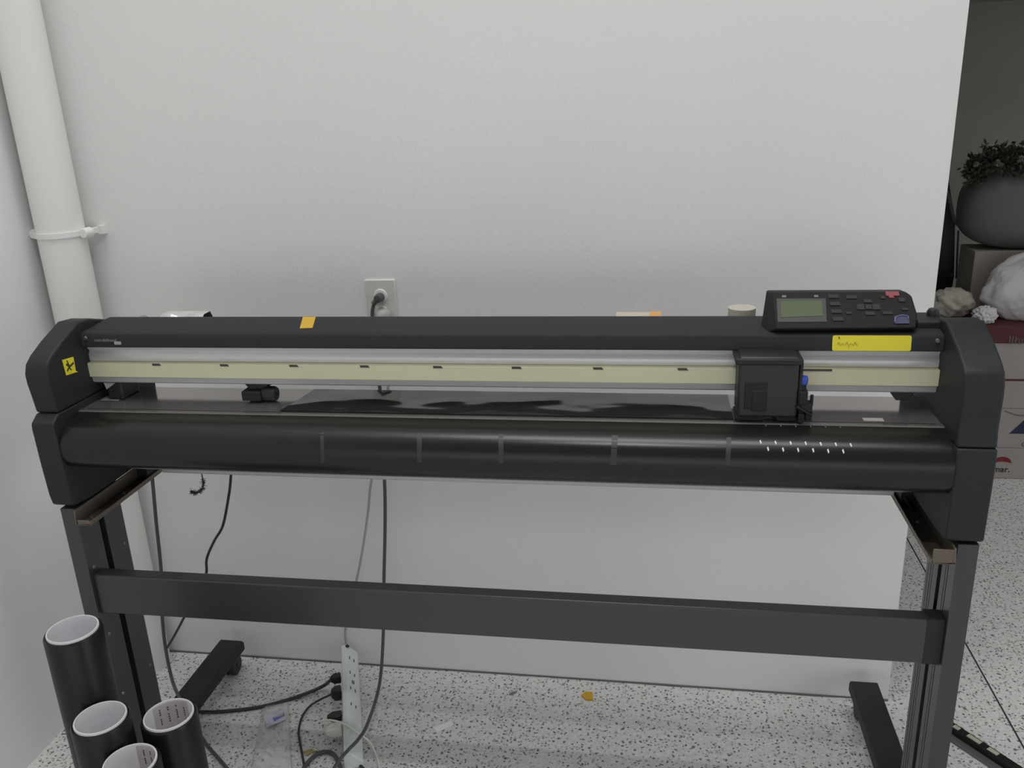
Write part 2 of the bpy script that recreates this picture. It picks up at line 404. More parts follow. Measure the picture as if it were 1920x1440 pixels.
# lower aluminium frame under the body
b = bmesh.new(); prism_x(b, [(-.36, .737), (-.36, .80), (-.27, .80), (-.27, .735), (-.355, .735)], XL1+.07, XR0-.03)
obj('lower_frame', b, ALU2, vc, bevel=.002)
b = bmesh.new(); prism_x(b, [(-.30, .91), (-.48, .91), (-.48, .84), (-.37, .801), (-.30, .801)], XL1, XR0)
obj('chassis', b, SIDED, vc)
# rear beam joining both ends behind the rail
b = bmesh.new(); prism_x(b, [(-.25, 1.03), (-.345, 1.045), (-.345, .99), (-.25, .985)], XL1, XR0); obj('rear_beam', b, SIDED, vc)

# media shelf arms (bronze channels)
def channel(x0, x1, y0, y1, z, h, open_side):
    b = bmesh.new(); t = .003
    bx(b, x0, x1, y0, y1, z, z+t)
    h0, h1 = (h, .010) if open_side > 0 else (.010, h)
    bx(b, x0, x0+t, y0, y1, z+t, z+h0); bx(b, x1-t, x1, y0, y1, z+t, z+h1)
    bx(b, x0+t, x1-t, y0, y0+t, z+t, z+(h*.9 if open_side < 0 else .012))
    return b
ca = obj('roll_support_arm', channel(-1.118, -1.086, -.560, -.272, .712, .032, 1), BROWN, vc, bevel=.001)
cb = obj('roll_support_arm', channel(.452, .490, -.565, -.262, .712, .031, -1), BROWN, vc, bevel=.001)
for o_, xs in ((ca, -1.103), (cb, .471)):
    for y in (-.53, -.42, -.32):
        b = bmesh.new(); lathe(b, [(.0001, .715), (.005, .715), (.004, .718), (.0001, .718)], 14, (xs, y, 0), closed=False); obj('screw', b, SCREW, o_)
    b = bmesh.new(); bx(b, xs-.012, xs+.012, -.35, -.29, .715, .80); obj('arm_bracket', b, SIDED, vc)
b = bmesh.new(); tube(b, [at(1690, 916, y=-.33), at(1703, 945, y=-.36), at(1716, 972, y=-.38), at(1731, 998, y=-.40), at(1735, 993, y=-.40)], .0035, n=10); obj('release_lever', b, BLK, vc, smooth=True)

# stand: posts, crossbar, feet
def slotted_post(x0, x1, inner):
    """I-shaped extrusion: slot and grooves on the inner face"""
    yf, yb = -.553, -.418; xi = x1 if inner > 0 else x0; s = -1 if inner > 0 else 1
    def g(y, w, d): return [(xi, y-w), (xi+s*d, y-w), (xi+s*d, y+w), (xi, y+w)]
    ym = (yf+yb)/2
    pr = [(xi, yf)]
    for y, w, d in ((ym, .0085, .014),) if inner > 0 else ((yf+.030, .0015, .002), (yf+.040, .0012, .002), (ym, .0085, .014), (yb-.034, .0012, .002), (yb-.024, .0015, .002), (yb-.012, .001, .002)): pr += g(y, w, d)
    pr += [(xi, yb)]
    xo = x0 if inner > 0 else x1
    pr += [(xo, yb), (xo, yf)]
    b = bmesh.new(); prism_z(b, pr, .092, .744)
    return b
for (x0, x1, inn) in ((-1.151, -1.119, 1), (.496, .528, -1)):
    po = obj('post', slotted_post(x0, x1, inn), POST, vc)
    ym = -.4855; xi = x1 if inn > 0 else x0
    b = bmesh.new(); xx = (xi-.0135) if inn > 0 else (xi+.0135); bx(b, xx-.0005, xx+.0005, ym-.008, ym+.008, .10, .74); obj('slot_lining', b, SLOT, po)
    if inn > 0:
        for px, py in ((176, 1063), (232, 1018), (205, 1188), (281, 1246), (231, 1300)):
            q = at(px, py, x=xi)
            b = bmesh.new(); lathe(b, [(.0001, 0), (.0042, 0), (.0035, .0015), (.0001, .0018)], 16, (xi, q.y, q.z), axis='x', closed=False); obj('screw', b, SCREW, po)
b = bmesh.new(); prism_x(b, [(-.545, .504), (-.545, .590), (-.5425, .5925), (-.5175, .5925), (-.515, .590), (-.515, .504)], -1.119, .496)
obj('crossbar', b, POST, vc, bevel=.0015)
b = bmesh.new(); bx(b, .466, .4955, -.5456, -.512, .503, .5935); obj('crossbar_dark_end', b, SIDE, vc, bevel=.001)  # dark plate over the right end of the bar
for xc in (-1.1425, .5095):
    b = bmesh.new(); prism_x(b, [(-.045, .058), (-.045, .080), (-.055, .092), (-.86, .092), (-.87, .08), (-.87, .058)], xc-.032, xc+.032)
    ft = obj('foot', b, SIDE, vc, bevel=.003)
    for y in (-.075, -.83):
        b = bmesh.new()
        for dx in (-.011, .011): lathe(b, [(.006, -.008), (.024, -.008), (.027, -.005), (.027, .005), (.024, .008), (.006, .008)], 28, (xc+dx, y, .027), axis='x')
        cyl(b, (xc-.021, y, .027), (xc+.021, y, .027), .006, 14); cyl(b, (xc, y+.004, .03), (xc, y+.004, .0585), .008, 14)
        bx(b, xc-.020, xc+.020, y-.012, y+.014, .045, .0585)
        obj('caster', b, BLK, ft, smooth=True)

# carriage with the blade holder
cg = thing('cutting_carriage', (.19, -.45, .93), 'black cutting head riding on the silver rail, blue knob at its side', 'cutter head') if False else None
b = bmesh.new(); bx(b, .139, .238, -.487, -.425, .936, 1.044)
cgb = obj('carriage', b, BLK, vc, bevel=.005, segs=3)
b = bmesh.new(); bx(b, .133, .243, -.490, -.425, 1.030, 1.0415); obj('carriage_lip', b, SIDE, cgb, bevel=.003)
b = bmesh.new(); bx(b, .238, .2435, -.487, -.43, .955, 1.035); obj('carriage_flange', b, SIDE, cgb, bevel=.002)
b = bmesh.new(); bx(b, .150, .187, -.4885, -.486, .952, 1.000); bx(b, .163, .187, -.4895, -.486, .948, .985); obj('carriage_window', b, BLK2, cgb, bevel=.001)
b = bmesh.new(); bx(b, .137, .186, -.480, -.43, .9275, .9365); bx(b, .205, .240, -.480, -.43, .9275, .9365); obj('carriage_skid', b, BLK2, cgb, bevel=.002)
b = bmesh.new()
lathe(b, [(.0001, .996), (.0055, .996), (.0065, .999), (.0065, 1.007), (.005, 1.010), (.0001, 1.010)], 20, (.2465, -.482, 0), closed=False); obj('blade_knob', b, BLUEK, cgb, smooth=True)
b = bmesh.new()
cyl(b, (.2455, -.48, .94), (.2455, -.48, .997), .0055, 14)
bx(b, .240, .253, -.49, -.46, .962, .985); bx(b, .243, .262, -.488, -.465, .948, .962); bx(b, .240, .250, -.488, -.46, .928, .945); bx(b, .252, .263, -.484, -.468, .930, .952)
cyl(b, (.262, -.476, .955), (.262, -.476, .975), .003, 8); cyl(b, (.236, -.489, .958), (.262, -.489, .942), .0025, 8)
obj('blade_holder', b, BLK2, cgb, bevel=.001)

# pinch rollers under the rail
def pinch(x, w, hgt, wheel):
    b = bmesh.new(); poly(b, [(x-w, -.415, .963), (x+w, -.415, .963), (x+w*.45, -.415, .963-hgt), (x-w*.5, -.415, .963-hgt)], (0, 1, 0), .035)
    p = obj('pinch_roller', b, BLK, vc, bevel=.002)
    if wheel:
        b = bmesh.new(); lathe(b, [(.003, -.014), (.013, -.014), (.015, -.010), (.015, .010), (.013, .014), (.003, .014)], 26, (x+.024, -.412, .9405), axis='x'); obj('roller_wheel', b, SIDED, p, smooth=True)
        b = bmesh.new(); bx(b, x-.028, x+.012, -.43, -.385, .930, .950); obj('roller_bracket', b, BLK2, p, bevel=.003)
pinch(-.772, .028, .016, True)
pinch(.424, .021, .018, False)
b = bmesh.new(); bx(b, -1.095, -1.062, -.420, -.36, .9255, .963); obj('end_stop', b, BLK, vc, bevel=.003)
b = bmesh.new(); poly(b, [(-1.098, -.4215, .962), (-1.072, -.4215, .962), (-1.094, -.4215, .948)], (0, -1, 0), .001); obj('end_stop_plate', b, ALU2, vc)

# stickers on the machine
pf = lambda px, py, y: at(px, py, y=y)
b = bmesh.new()
yz = lambda z: -.437 - (1.064-z)*(.003/.0225) - .0006
cs_ = []
x0, x1, z0, z1, r_ = .2955, .4215, 1.0425, 1.0685, .003
for cx, cz, a0 in ((x1-r_, z1-r_, 0), (x0+r_, z1-r_, 90), (x0+r_, z0+r_, 180), (x1-r_, z0+r_, 270)):
    for k in range(4):
        a = math.radians(a0+30*k); z = cz+r_*math.sin(a); cs_.append((cx+r_*math.cos(a), yz(z), z))
poly(b, cs_, (0, -1, .12), .0005)
ys = obj('yellow_sticker', b, YEL, vc); ys['label'] = 'blank yellow rectangular sticker below the control panel'
b = bmesh.new(); sp_ = [(.3035+.0026*k, yz(1.053)-.0008, 1.0535+.0022*math.sin(k*2.4)+(.002 if k in (1, 6, 11) else 0)) for k in range(14)]
tube(b, sp_, .00035, n=5); tube(b, [(.322, yz(1.05)-.0008, 1.051), (.3225, yz(1.046)-.0008, 1.047)], .0003, n=4); obj('faded_writing', b, INKF, ys)
b = bmesh.new(); poly(b, [(.3045, yz(1.066)-.0007, 1.0665), (.3058, yz(1.066)-.0007, 1.0668), (.3075, yz(1.062)-.0007, 1.0625), (.3062, yz(1.062)-.0007, 1.0622)], (0, -1, 0), .0002); obj('ink_tick', b, INK, ys)
# hand-warning sticker on the inner face of the left cover
xs_ = XL1+.0004
A = [at(116, 675, x=xs_), at(137, 669, x=xs_), at(142, 698, x=xs_), at(124, 704, x=xs_)]
b = bmesh.new(); poly(b, A, (1, 0, 0), .0008)
hs = obj('warning_sticker', b, YEL, vc, bevel=.0)
b = bmesh.new()
def seg(b, p, q, w, x=xs_+.0009):
    p, q = at(*p, x=x), at(*q, x=x); d = (q-p).normalized(); s = d.cross(Vector((1, 0, 0)))*w
    poly(b, [p+s, p-s, q-s, q+s], (1, 0, 0), .0003)
for p, q, w in (((124, 683), (131, 687), .0022), ((131, 687), (138, 680), .002), ((131, 686), (126, 696), .002), ((129, 688), (134, 694), .0014), ((125, 676), (129, 684), .0014)): seg(b, p, q, w)
obj('warning_pictogram', b, INK, hs)
b = bmesh.new(); bx(b, -1.117, -1.100, -.49, -.488, 1.006, 1.0075); obj('sensor_wire', b, YEL, vc)

# yellow tape stuck over the rear edge of the top cover
zc = lambda y: 1.0772 + (y+.343)*(1.0705-1.0772)/(-.428+.343) + .0003
def cov(px, py):
    q = at(px, py, z=1.074)
    for _ in range(4): q = at(px, py, z=zc(q.y))
    return q
b = bmesh.new(); poly(b, [cov(568, 594.5), cov(592, 594.5), cov(586, 615), cov(562, 616)], (0, 0, 1), .0005); tp = obj('yellow_tape', b, YELO, vc); tp['label'] = 'short slanted strip of orange-yellow tape'

# control panel
cpn = bmesh.new()
C = [at(1447, 548, y=-.372), at(1698, 547, y=-.372), at(1710, 556, y=-.380), at(1722, 588, y=-.415), at(1719, 612, y=-.437), at(1455, 617, y=-.437)]
nrm = (C[1]-C[5]).cross(C[0]-C[5]).normalized()
if nrm.y > 0: nrm = -nrm
c0 = C[5]; C = [p - nrm*((p-c0).dot(nrm)) for p in C]   # keep the face flat
fr = [cpn.verts.new(p) for p in C]
bk = []
for i, p in enumerate(C):
    q = p + Vector((.003, .045, 0)); q.z = 1.055 if i in (3, 4, 5) else p.z-.006
    if i == 0: q.x = p.x-.004
    if i == 5: q.x = p.x-.024; q.y = p.y+.03; q.z = 1.058
    bk.append(cpn.verts.new(q))
for i in range(6): cpn.faces.new((fr[i], fr[(i+1) % 6], bk[(i+1) % 6], bk[i]))
cpn.faces.new(fr); cpn.faces.new(bk[::-1])
cpo = obj('control_panel', cpn, mat('matte_black_panel', (.013, .0135, .013), .6, spec=.2), vc, bevel=.003, segs=3); cpo['label'] = 'tilted black keypad housing with a small green screen'
b = bmesh.new(); bx(b, C[3].x+.002, C[3].x+.055, -.405, -.34, 1.06, 1.085); obj('panel_arm', b, SIDE, vc, bevel=.004)
b = bmesh.new(); lathe(b, [(.0001, 1.084), (.010, 1.084), (.010, 1.092), (.007, 1.097), (.0001, 1.097)], 20, (C[3].x+.038, -.365, 0), closed=False); obj('panel_knob', b, BLK, vc, smooth=True)
def onp(px, py, off=0):
    r = fwd + r2*((px-960)/F) - u2*((py-720)/F); t = (c0-CAM).dot(nrm)/r.dot(nrm); return CAM + r*t + nrm*off
def pkey(name, pts, mt, h=.0015, parent=None):
    b = bmesh.new(); poly(b, [onp(x, y) for x, y in pts], nrm, h); return obj(name, b, mt, parent or cpo)
def rect(cx, cy, w, h, sk=0): return [(cx-w/2-sk, cy-h/2), (cx+w/2-sk, cy-h/2), (cx+w/2+sk, cy+h/2), (cx-w/2+sk, cy+h/2)]
pkey('screen_bezel', rect(1503, 582, 92, 44, 1), BLK, .0008)
pkey('screen', [(1463, 565.5), (1541, 564.5), (1543, 593), (1465, 596)], LCD, .0014)
q8 = lambda X, Y: (1400+X/5.647, 530+Y/5.647)
for X, Y, w, h, mt in ((915, 150, 19, 6.5, BTN), (932, 228, 19, 6.5, BTN), (948, 308, 19, 6.5, BTN), (965, 390, 19, 6.5, BTN), (1110, 158, 20, 6, BTN), (1080, 325, 10, 4, BTN),
                       (1280, 200, 15, 6, BTN), (1205, 262, 14, 10, BTN), (1370, 262, 14, 10, BTN), (1290, 262, 12, 8, BTN), (1305, 330, 18, 6, BTN), (1490, 325, 19, 5, BTN), (1440, 162, 8, 5, BTN),
                       (1640, 188, 12, 7, BTN), (1672, 285, 11, 4, BTN), (1540, 122, 25, 8, BTNR), (1530, 155, 9, 4, BTNR), (1640, 400, 28, 14, BTNB)):
    cx, cy = q8(X, Y); pkey('button', rect(cx, cy, w, h, 1), mt, .002)
for X, Y in ((395, 148), (735, 145)):
    cx, cy = q8(X, Y); pkey('indicator', rect(cx, cy, 8, 4), mat('pale_mark', (.14, .14, .13), .5), .001)
b = bmesh.new(); tube(b, [onp(*q8(1560, 425), .003), onp(*q8(1580, 375), .003), onp(*q8(1640, 355), .003), onp(*q8(1700, 365), .003), onp(*q8(1708, 395), .003)], .0009, n=6); obj('button_rim', b, mat('light_blue_rim', (.13, .16, .34), .4), cpo)

# ------------------------------------------------------------------ black vinyl sheet lying on the platen
b = bmesh.new(); nx, ny = 120, 14
X0, X1 = -.705, .135
gv = []
for i in range(nx+1):
    row = []
    for j in range(ny+1):
        u, v = i/nx, j/ny; y = -.342 - .128*v; x = X0 + (X1-X0)*u
        if i < 3: x += .02*(1-v)*(3-i)/3
        z = .9262 + .0011*math.sin(x*21+1.3)*math.sin(v*PI) + .0007*noise.noise((x*14, y*30, 2)) + .0006
        row.append(b.verts.new((x, y, z)))
    gv.append(row)
for i in range(nx):
    for j in range(ny): b.faces.new((gv[i][j], gv[i+1][j], gv[i+1][j+1], gv[i][j+1]))
ret = bmesh.ops.extrude_face_region(b, geom=b.faces[:])
for v in [e for e in ret['geom'] if isinstance(e, bmesh.types.BMVert)]: v.co.z -= .0004
tag(obj('vinyl_sheet', b, VINYL, None, smooth=True), 'glossy black vinyl sheet lying flat on the cutter platen under the rail', 'vinyl sheet')

# ------------------------------------------------------------------ small things on the rear of the cutter
ZD = 1.050
b = bmesh.new(); nx = 14
for i in range(nx+1):
    t = i/nx; x = -1.028 + .098*t
    for y, zz in ((-.325, 0), (-.30, .020+.004*math.sin(t*9)), (-.275, .022), (-.255, .0)):
        b.verts.new((x+(.004 if i == nx else 0)*(zz > .01), y, ZD+.0005+zz*1.05*(1 if 0 < i else .7)))
b.verts.ensure_lookup_table()
for i in range(nx):
    for j in range(3): b.faces.new([b.verts[k] for k in (i*4+j, i*4+j+1, i*4+j+5, i*4+j+4)])
ret = bmesh.ops.extrude_face_region(b, geom=b.faces[:])
for v in [e for e in ret['geom'] if isinstance(e, bmesh.types.BMVert)]: v.co.z += .0008
tag(obj('plastic_sleeve', b, FOIL), 'crumpled silvery clear sleeve resting on the rear left of the cutter', 'plastic sleeve')
b = bmesh.new()
for i in range(13):
    t = i/12; x = -1.105+.075*t
    for y in (-.322, -.29): b.verts.new((x, y, ZD+.006+.012*math.sin(t*PI)+.002*math.sin(t*17)))
b.verts.ensure_lookup_table()
for i in range(12): b.faces.new([b.verts[k] for k in (2*i, 2*i+1, 2*i+3, 2*i+2)])
ret = bmesh.ops.extrude_face_region(b, geom=b.faces[:])
for v in [e for e in ret['geom'] if isinstance(e, bmesh.types.BMVert)]: v.co.z -= .006
tag(obj('cloth_rag', b, mat('grey_rag', (.25, .24, .24), .9)), 'low grey rag bunched on the rear left end of the cutter', 'rag')
tr = thing('tape_roll', (.16, -.28, ZD), 'small cream roll of tape standing on the cutter left of the control panel', 'tape')
b = bmesh.new(); lathe(b, [(.013, 0), (.0255, 0), (.0255, .0295), (.013, .0295)], 40, (.16, -.28, ZD)); obj('tape_body', b, MASK, tr, smooth=True)
b = bmesh.new(); lathe(b, [(.0001, .0), (.013, 0), (.013, .0293), (.0001, .0293)], 32, (.16, -.28, ZD), closed=False); obj('tape_core', b, MASK, tr, smooth=True)
b = bmesh.new(); bx(b, -.075, -.035, -.322, -.285, ZD, ZD+.0225); bx(b, -.035, -.012, -.322, -.285, ZD, ZD+.022)
pp = thing('paper_packet', (-.035, -.30, ZD), 'flat pale packet with an orange end lying on the middle of the cutter top', 'packet'); obj('pale_wrapper', b, mat('pale_cream', (.5, .46, .38), .6), pp)
b = bmesh.new(); bx(b, -.012, .010, -.322, -.285, ZD, ZD+.0235); obj('orange_end', b, ORNG, pp)

# ------------------------------------------------------------------ cords behind and under the machine
def cord(label, pts, r, mt, name='cable'):
    b = bmesh.new(); tube(b, pts, r, n=10); return tag(obj(name, b, mt, None, smooth=True), label, 'cable')
cord('grey cord hanging straight beside the left leg, then snaking over the foot', [at(281, 876, y=-.25), at(285, 893, y=-.25), at(293, 980, y=-.25), at(302, 1070, y=-.25), at(304, 1155, y=-.25), at(312, 1225, y=-.25), at(326, 1285, z=.10), at(345, 1322, z=.100), at(366, 1362, z=.05), at(385, 1393, z=.006), at(425, 1440, z=.006), at(470, 1500, z=.006)], .0042, CORDG)
cord('thin black cord with a kink hanging behind the left end of the cutter', [at(434, 870, y=-.13), at(432, 905, y=-.13), at(428, 935, y=-.13), at(418, 985, y=-.13), at(403, 1012, y=-.13), at(392, 1035, y=-.13), at(387, 1052, y=-.13), at(386, 1078, y=-.13), at(368, 1115, y=-.12), at(345, 1158, y=-.1), at(328, 1190, y=-.08), at(311, 1218, y=-.05), at(296, 1238, z=.005), at(280, 1262, z=.004)], .0034, CORD)
# dust strand
b = bmesh.new()
dp = spline([at(377, 884, y=-.25), at(381, 905, y=-.25), at(378, 918, y=-.25), at(368, 924, y=-.25), at(358, 922, y=-.25)], 8)
tube(b, dp, lambda t: .0012+.0016*t, n=6, smooth=False)
for p in dp[6:]:
    for k in range(7):
        d = Vector((random.gauss(0, 1), random.gauss(0, 1), random.gauss(0, 1))).normalized()*random.uniform(.004, .010); tube(b, [p, p+d], .0006, n=3, smooth=False)
tag(obj('dust_strand', b, DUST), 'fuzzy curl of dust hanging below the left of the cutter body', 'dust')

# ------------------------------------------------------------------ power strip on the floor
E0, E1 = at(653, 1206, y=-.04), at(660, 1412, z=.045)
a0 = Vector((E0.x, E0.y, 0)); a1 = Vector((E1.x, E1.y, 0)); a0 = Vector((at(655, 1204, z=.088).x, -.034, 0))
ax = (a1-a0).normalized(); Ln = (a1-a0).length; sd = Vector((-ax.y, ax.x, 0))  # sd: across
if sd.x > 0: sd = -sd      # points to the left
ps = thing('power_strip', (a0+a1)/2, 'long pale green-white power strip lying on the floor below the crossbar', 'power strip')
def P(u, v, z): return a0 + ax*u + sd*v + Vector((0, 0, z + .042*(1-u/Ln)))
W_ = .023; H_ = .048
prf = [(-W_, 0), (-W_, .014), (-W_+.004, .020), (W_-.017, H_), (W_-.004, H_-.004), (W_, 0)]
sn = (sd*(-(H_-.02)) + Vector((0, 0, -( -W_+.004-(W_-.017))))).normalized()
def S(u, s, o=0): return P(u, (-W_+.004)*(1-s)+(W_-.017)*s, .020*(1-s)+H_*s) + sn*o
b = bmesh.new(); R0 = [b.verts.new(P(0, v, z)) for v, z in prf]; R1 = [b.verts.new(P(Ln, v, z)) for v, z in prf]
for i in range(6): b.faces.new((R0[i], R0[(i+1) % 6], R1[(i+1) % 6], R1[i]))
b.faces.new(R0); b.faces.new(R1[::-1])
obj('strip_body', b, STRIP, ps, bevel=.003, segs=3)
for u in (.045, .10, .155, .21):
    for v, w in ((-.007, .0012), (.006, .0012)):
        b = bmesh.new(); s0 = .5+v*32; poly(b, [S(u-.005, s0-.035, .0001), S(u+.005, s0-.035, .0001), S(u+.005, s0+.035, .0001), S(u-.005, s0+.035, .0001)], sn, .0005); obj('socket_slot', b, SLOT, ps)
b = bmesh.new(); poly(b, [S(.125, .35), S(.135, .35), S(.135, .55), S(.125, .55)], sn, .002); obj('switch', b, mat('switch_grey', (.2, .22, .2), .5), ps)
b = bmesh.new(); lathe(b, [(.0001, 0), (.006, 0), (.005, .003), (.0001, .003)], 16, P(.008, W_-.020, H_-.003), closed=False); obj('strip_screw', b, CORD, ps)

def floor_plug(label, u, z, length, w, h, mt, path, r, cmt, cat='plug'):
    base = P(u, W_, 0); z = z + .024*(1-u/Ln)*0
    t = thing('plug', (base.x, base.y, z), label, cat)
    b = bmesh.new()
    def Q(a, s, zz): return P(u, W_+a, 0) + ax*s + Vector((0, 0, zz))
    A = [b.verts.new(Q(0, s*w, z+k*h)) for s, k in ((-1, -1), (1, -1), (1, 1), (-1, 1))]
    M = [b.verts.new(Q(length*.6, s*w, z+k*h)) for s, k in ((-1, -1), (1, -1), (1, 1), (-1, 1))]
    B = [b.verts.new(Q(length, s*w*.55, z+k*h*.55)) for s, k in ((-1, -1), (1, -1), (1, 1), (-1, 1))]
    for X_, Y_ in ((A, M), (M, B)):
        for i in range(4): b.faces.new((X_[i], X_[(i+1) % 4], Y_[(i+1) % 4], Y_[i]))
    b.faces.new(A); b.faces.new(B[::-1]); obj('plug_body', b, mt, t, bevel=.003)
    if path:
        b = bmesh.new(); tube(b, [Q(length-.004, 0, z)] + path, r, n=8); obj('cable', b, cmt, t, smooth=True)
u_of = lambda px, py, z: (at(px, py, z=z) - a0).dot(ax)
floor_plug('upper black plug in the power strip, its thick cord running far left', u_of(640, 1270, .03)+.040, .028, .028, .010, .011, BLK,
    [at(608, 1285, z=.018), at(580, 1298, z=.010), at(540, 1312, z=.005), at(490, 1325, z=.005), at(440, 1332, z=.005), at(400, 1335, z=.005), at(355, 1334, z=.005), at(300, 1330, z=.005)], .0046, CORD)
floor_plug('boxy black adapter plug in the power strip with a thin looping cord', u_of(640, 1300, .03)+.024, .026, .026, .012, .016, BLK,
    [at(600, 1312, z=.018), at(580, 1325, z=.008), at(566, 1345, z=.004), at(560, 1372, z=.004), at(564, 1400, z=.004), at(571, 1440, z=.004), at(575, 1480, z=.004)], .0028, CORD)
floor_plug('flat black plug in the power strip with a white cord curling over it', u_of(640, 1342, .03)+.012, .024, .036, .011, .009, BLK,
    [at(603, 1352, z=.030), at(618, 1350, z=.05), at(640, 1355, z=.058), at(660, 1366, z=.056), at(690, 1388, z=.02), at(703, 1410, z=.005), at(712, 1440, z=.004), at(718, 1480, z=.004)], .0022, WHT)
floor_plug('white rounded adapter plugged into the lower end of the power strip', u_of(640, 1368, .03), .020, .040, .012, .013, WHT, None, 0, None)

cord('grey cord looping over the floor at the lower end of the power strip', [at(560, 1460, z=.006), at(575, 1432, z=.006), at(598, 1412, z=.006), at(622, 1412, z=.007), at(636, 1432, z=.008), at(640, 1470, z=.006)], .0050, CORDG)
cord('dark thin cord leaving the lower end of the power strip to the right', [at(650, 1395, z=.009), at(658, 1412, z=.005), at(668, 1428, z=.005), at(684, 1444, z=.005), at(705, 1475, z=.005)], .0034, CORD)

# ------------------------------------------------------------------ litter on the floor
def flat(name, label, cat, pts, mt, th=.001):
    b = bmesh.new(); poly(b, [at(x, y, z=0) + Vector((0, 0, .0004)) for x, y in pts], (0, 0, 1), th); return tag(obj(name, b, mt), label, cat)
flat('yellow_scrap', 'small mustard-yellow scrap lying on the floor near the wall', 'scrap', [(1090, 1306), (1098, 1299), (1111, 1300), (1112, 1314), (1100, 1314)], YELO, .004)
flat('paper_scrap', 'small white paper scrap on the floor right of the power strip', 'paper scrap', [(812, 1365), (846, 1352), (851, 1360), (820, 1374)], PAPER)
flat('grey_scrap', 'tiny grey sliver on the floor left of the yellow scrap', 'scrap', [(954, 1303), (960, 1298), (970, 1296), (968, 1300), (958, 1304)], mat('grey_sliver', (.2, .2, .19), .7))
flat('tape_scrap', 'dull yellow tape bit on the floor above the looping grey cord', 'scrap', [(568, 1410), (585, 1404), (592, 1410), (572, 1418)], mat('dull_yellow', (.42, .36, .16), .6))
# clear plastic bag
pbg = thing('plastic_bag', at(525, 1385, z=0), 'clear plastic bag with a small blue and white label on the floor', 'plastic bag')
b = bmesh.new(); nx, ny = 24, 24; g = []
cA, cB, cC, cD = [at(x, y, z=0) for x, y in ((496, 1318), (540, 1312), (548, 1450), (470, 1450))]
for i in range(nx+1):
    row = []
    for j in range(ny+1):
        u, v = i/nx, j/ny
        p = (cA*(1-u)+cB*u)*(1-v) + (cD*(1-u)+cC*u)*v
        e = min(u, 1-u, v, 1-v)
        row.append(b.verts.new((p.x, p.y, .0015 + min(1, e*6)*(.006+.016*abs(noise.noise((p.x*22, p.y*22, 5)))+.004*noise.noise((p.x*70, p.y*70, 1))))))
    g.append(row)
for i in range(nx):
    for j in range(ny): b.faces.new((g[i][j], g[i+1][j], g[i+1][j+1], g[i][j+1]))
obj('bag_film', b, CLEAR, pbg, smooth=True, angle=80)
b = bmesh.new(); E_ = [(cA, cD), (cB, cC), (cA, cB)]
for p, q in E_: tube(b, [p+Vector((0, 0, .003)), (p+q)/2+Vector((0, .0, .004)), q+Vector((0, 0, .003))], .0009, n=5)
obj('bag_seam', b, mat('film_edge', (.6, .6, .6), .3, alpha=.6), pbg)
b = bmesh.new(); poly(b, [at(x, y, z=.013) for x, y in ((494, 1338), (533, 1330), (536, 1349), (500, 1364))], (0, 0, 1), .0005); lb = obj('bag_label', b, mat('label_white', (.52, .54, .62), .5), pbg)
b = bmesh.new(); poly(b, [at(x, y, z=.0137) for x, y in ((511, 1346), (532, 1336), (534, 1342), (514, 1353))], (0, 0, 1), .0004); obj('label_print', b, mat('label_blue', (.16, .19, .42), .5), lb)

# ------------------------------------------------------------------ upright vinyl rolls
def roll(cx, cy, top, label, lab=None, stick=None):
    t = thing('vinyl_roll', (cx, cy, 0), label, 'vinyl roll', 'upright vinyl rolls beside the left leg')
    b = bmesh.new(); lathe(b, [(.0430, .0), (.0475, .0), (.0485, .004), (.0485, top-.006), (.0465, top-.002), (.0430, top-.002)], 64, (cx, cy, 0)); obj('vinyl_wrap', b, VROLL, t, smooth=True)
    b = bmesh.new(); lathe(b, [(.0400, .0), (.0430, .0), (.0430, top+.001), (.0425, top+.002), (.0405, top+.002), (.0400, top+.001)], 64, (cx, cy, 0)); obj('core', b, CORE, t, smooth=True)
    if lab:
        a0_, a1_, h = lab; b = bmesh.new(); n = 14; rr = .0397; vs = []
        for i in range(n+1):
            a = math.radians(a0_+(a1_-a0_)*i/n); vs.append((b.verts.new((cx+rr*math.cos(a), cy+rr*math.sin(a), top-.001)), b.verts.new((cx+rr*math.cos(a), cy+rr*math.sin(a), top-h))))
        for i in range(n): b.faces.new((vs[i][0], vs[i][1], vs[i+1][1], vs[i+1][0]))
        l = obj('core_label', b, mat('label_paper', (.60, .55, .55), .6), t, smooth=True)
        b = bmesh.new()
        for k in range(4):
            fr_ = .15+.22*k
            for s in range(7):
                if (s*7+k*3) % 5 == 0: continue
                a = math.radians(a0_+(a1_-a0_)*fr_); z = top-.010-s*(h-.02)/7; rr2 = .0393
                w = .0011; t_ = Vector((-math.sin(a), math.cos(a), 0)); p = Vector((cx+rr2*math.cos(a), cy+rr2*math.sin(a), z))
                b.faces.new([b.verts.new(p-t_*w), b.verts.new(p+t_*w), b.verts.new(p+t_*w+Vector((0, 0, -.0032))), b.verts.new(p-t_*w+Vector((0, 0, -.0032)))])
        obj('label_print', b, INK, l)
    if stick:
        px, py = stick; b = bmesh.new(); a = math.radians(-165)
        q = []
        for da, dz in ((-.25, .012), (.15, .015), (.3, -.008), (-.1, -.016)): q.append((cx+.0487*math.cos(a+da), cy+.0487*math.sin(a+da), stick[1]+dz))
        poly(b, q, (math.cos(a), math.sin(a), 0), .0006); obj('orange_sticker', b, mat('orange_stick', (.35, .2, .04), .6), t)
    return t
roll(-1.013, -.751, .612, 'tallest black vinyl roll, back left of the four by the left leg')
roll(-.941, -.818, .484, 'middle left black vinyl roll with a bare label edge in its white core', (5, 50, .06), (0, .33))
roll(-.852, -.760, .451, 'rightmost black vinyl roll, printed label inside its white core', (70, 165, .055))
roll(-.858, -.872, .447, 'front black vinyl roll cut off by the bottom of the picture', (20, 110, .05))

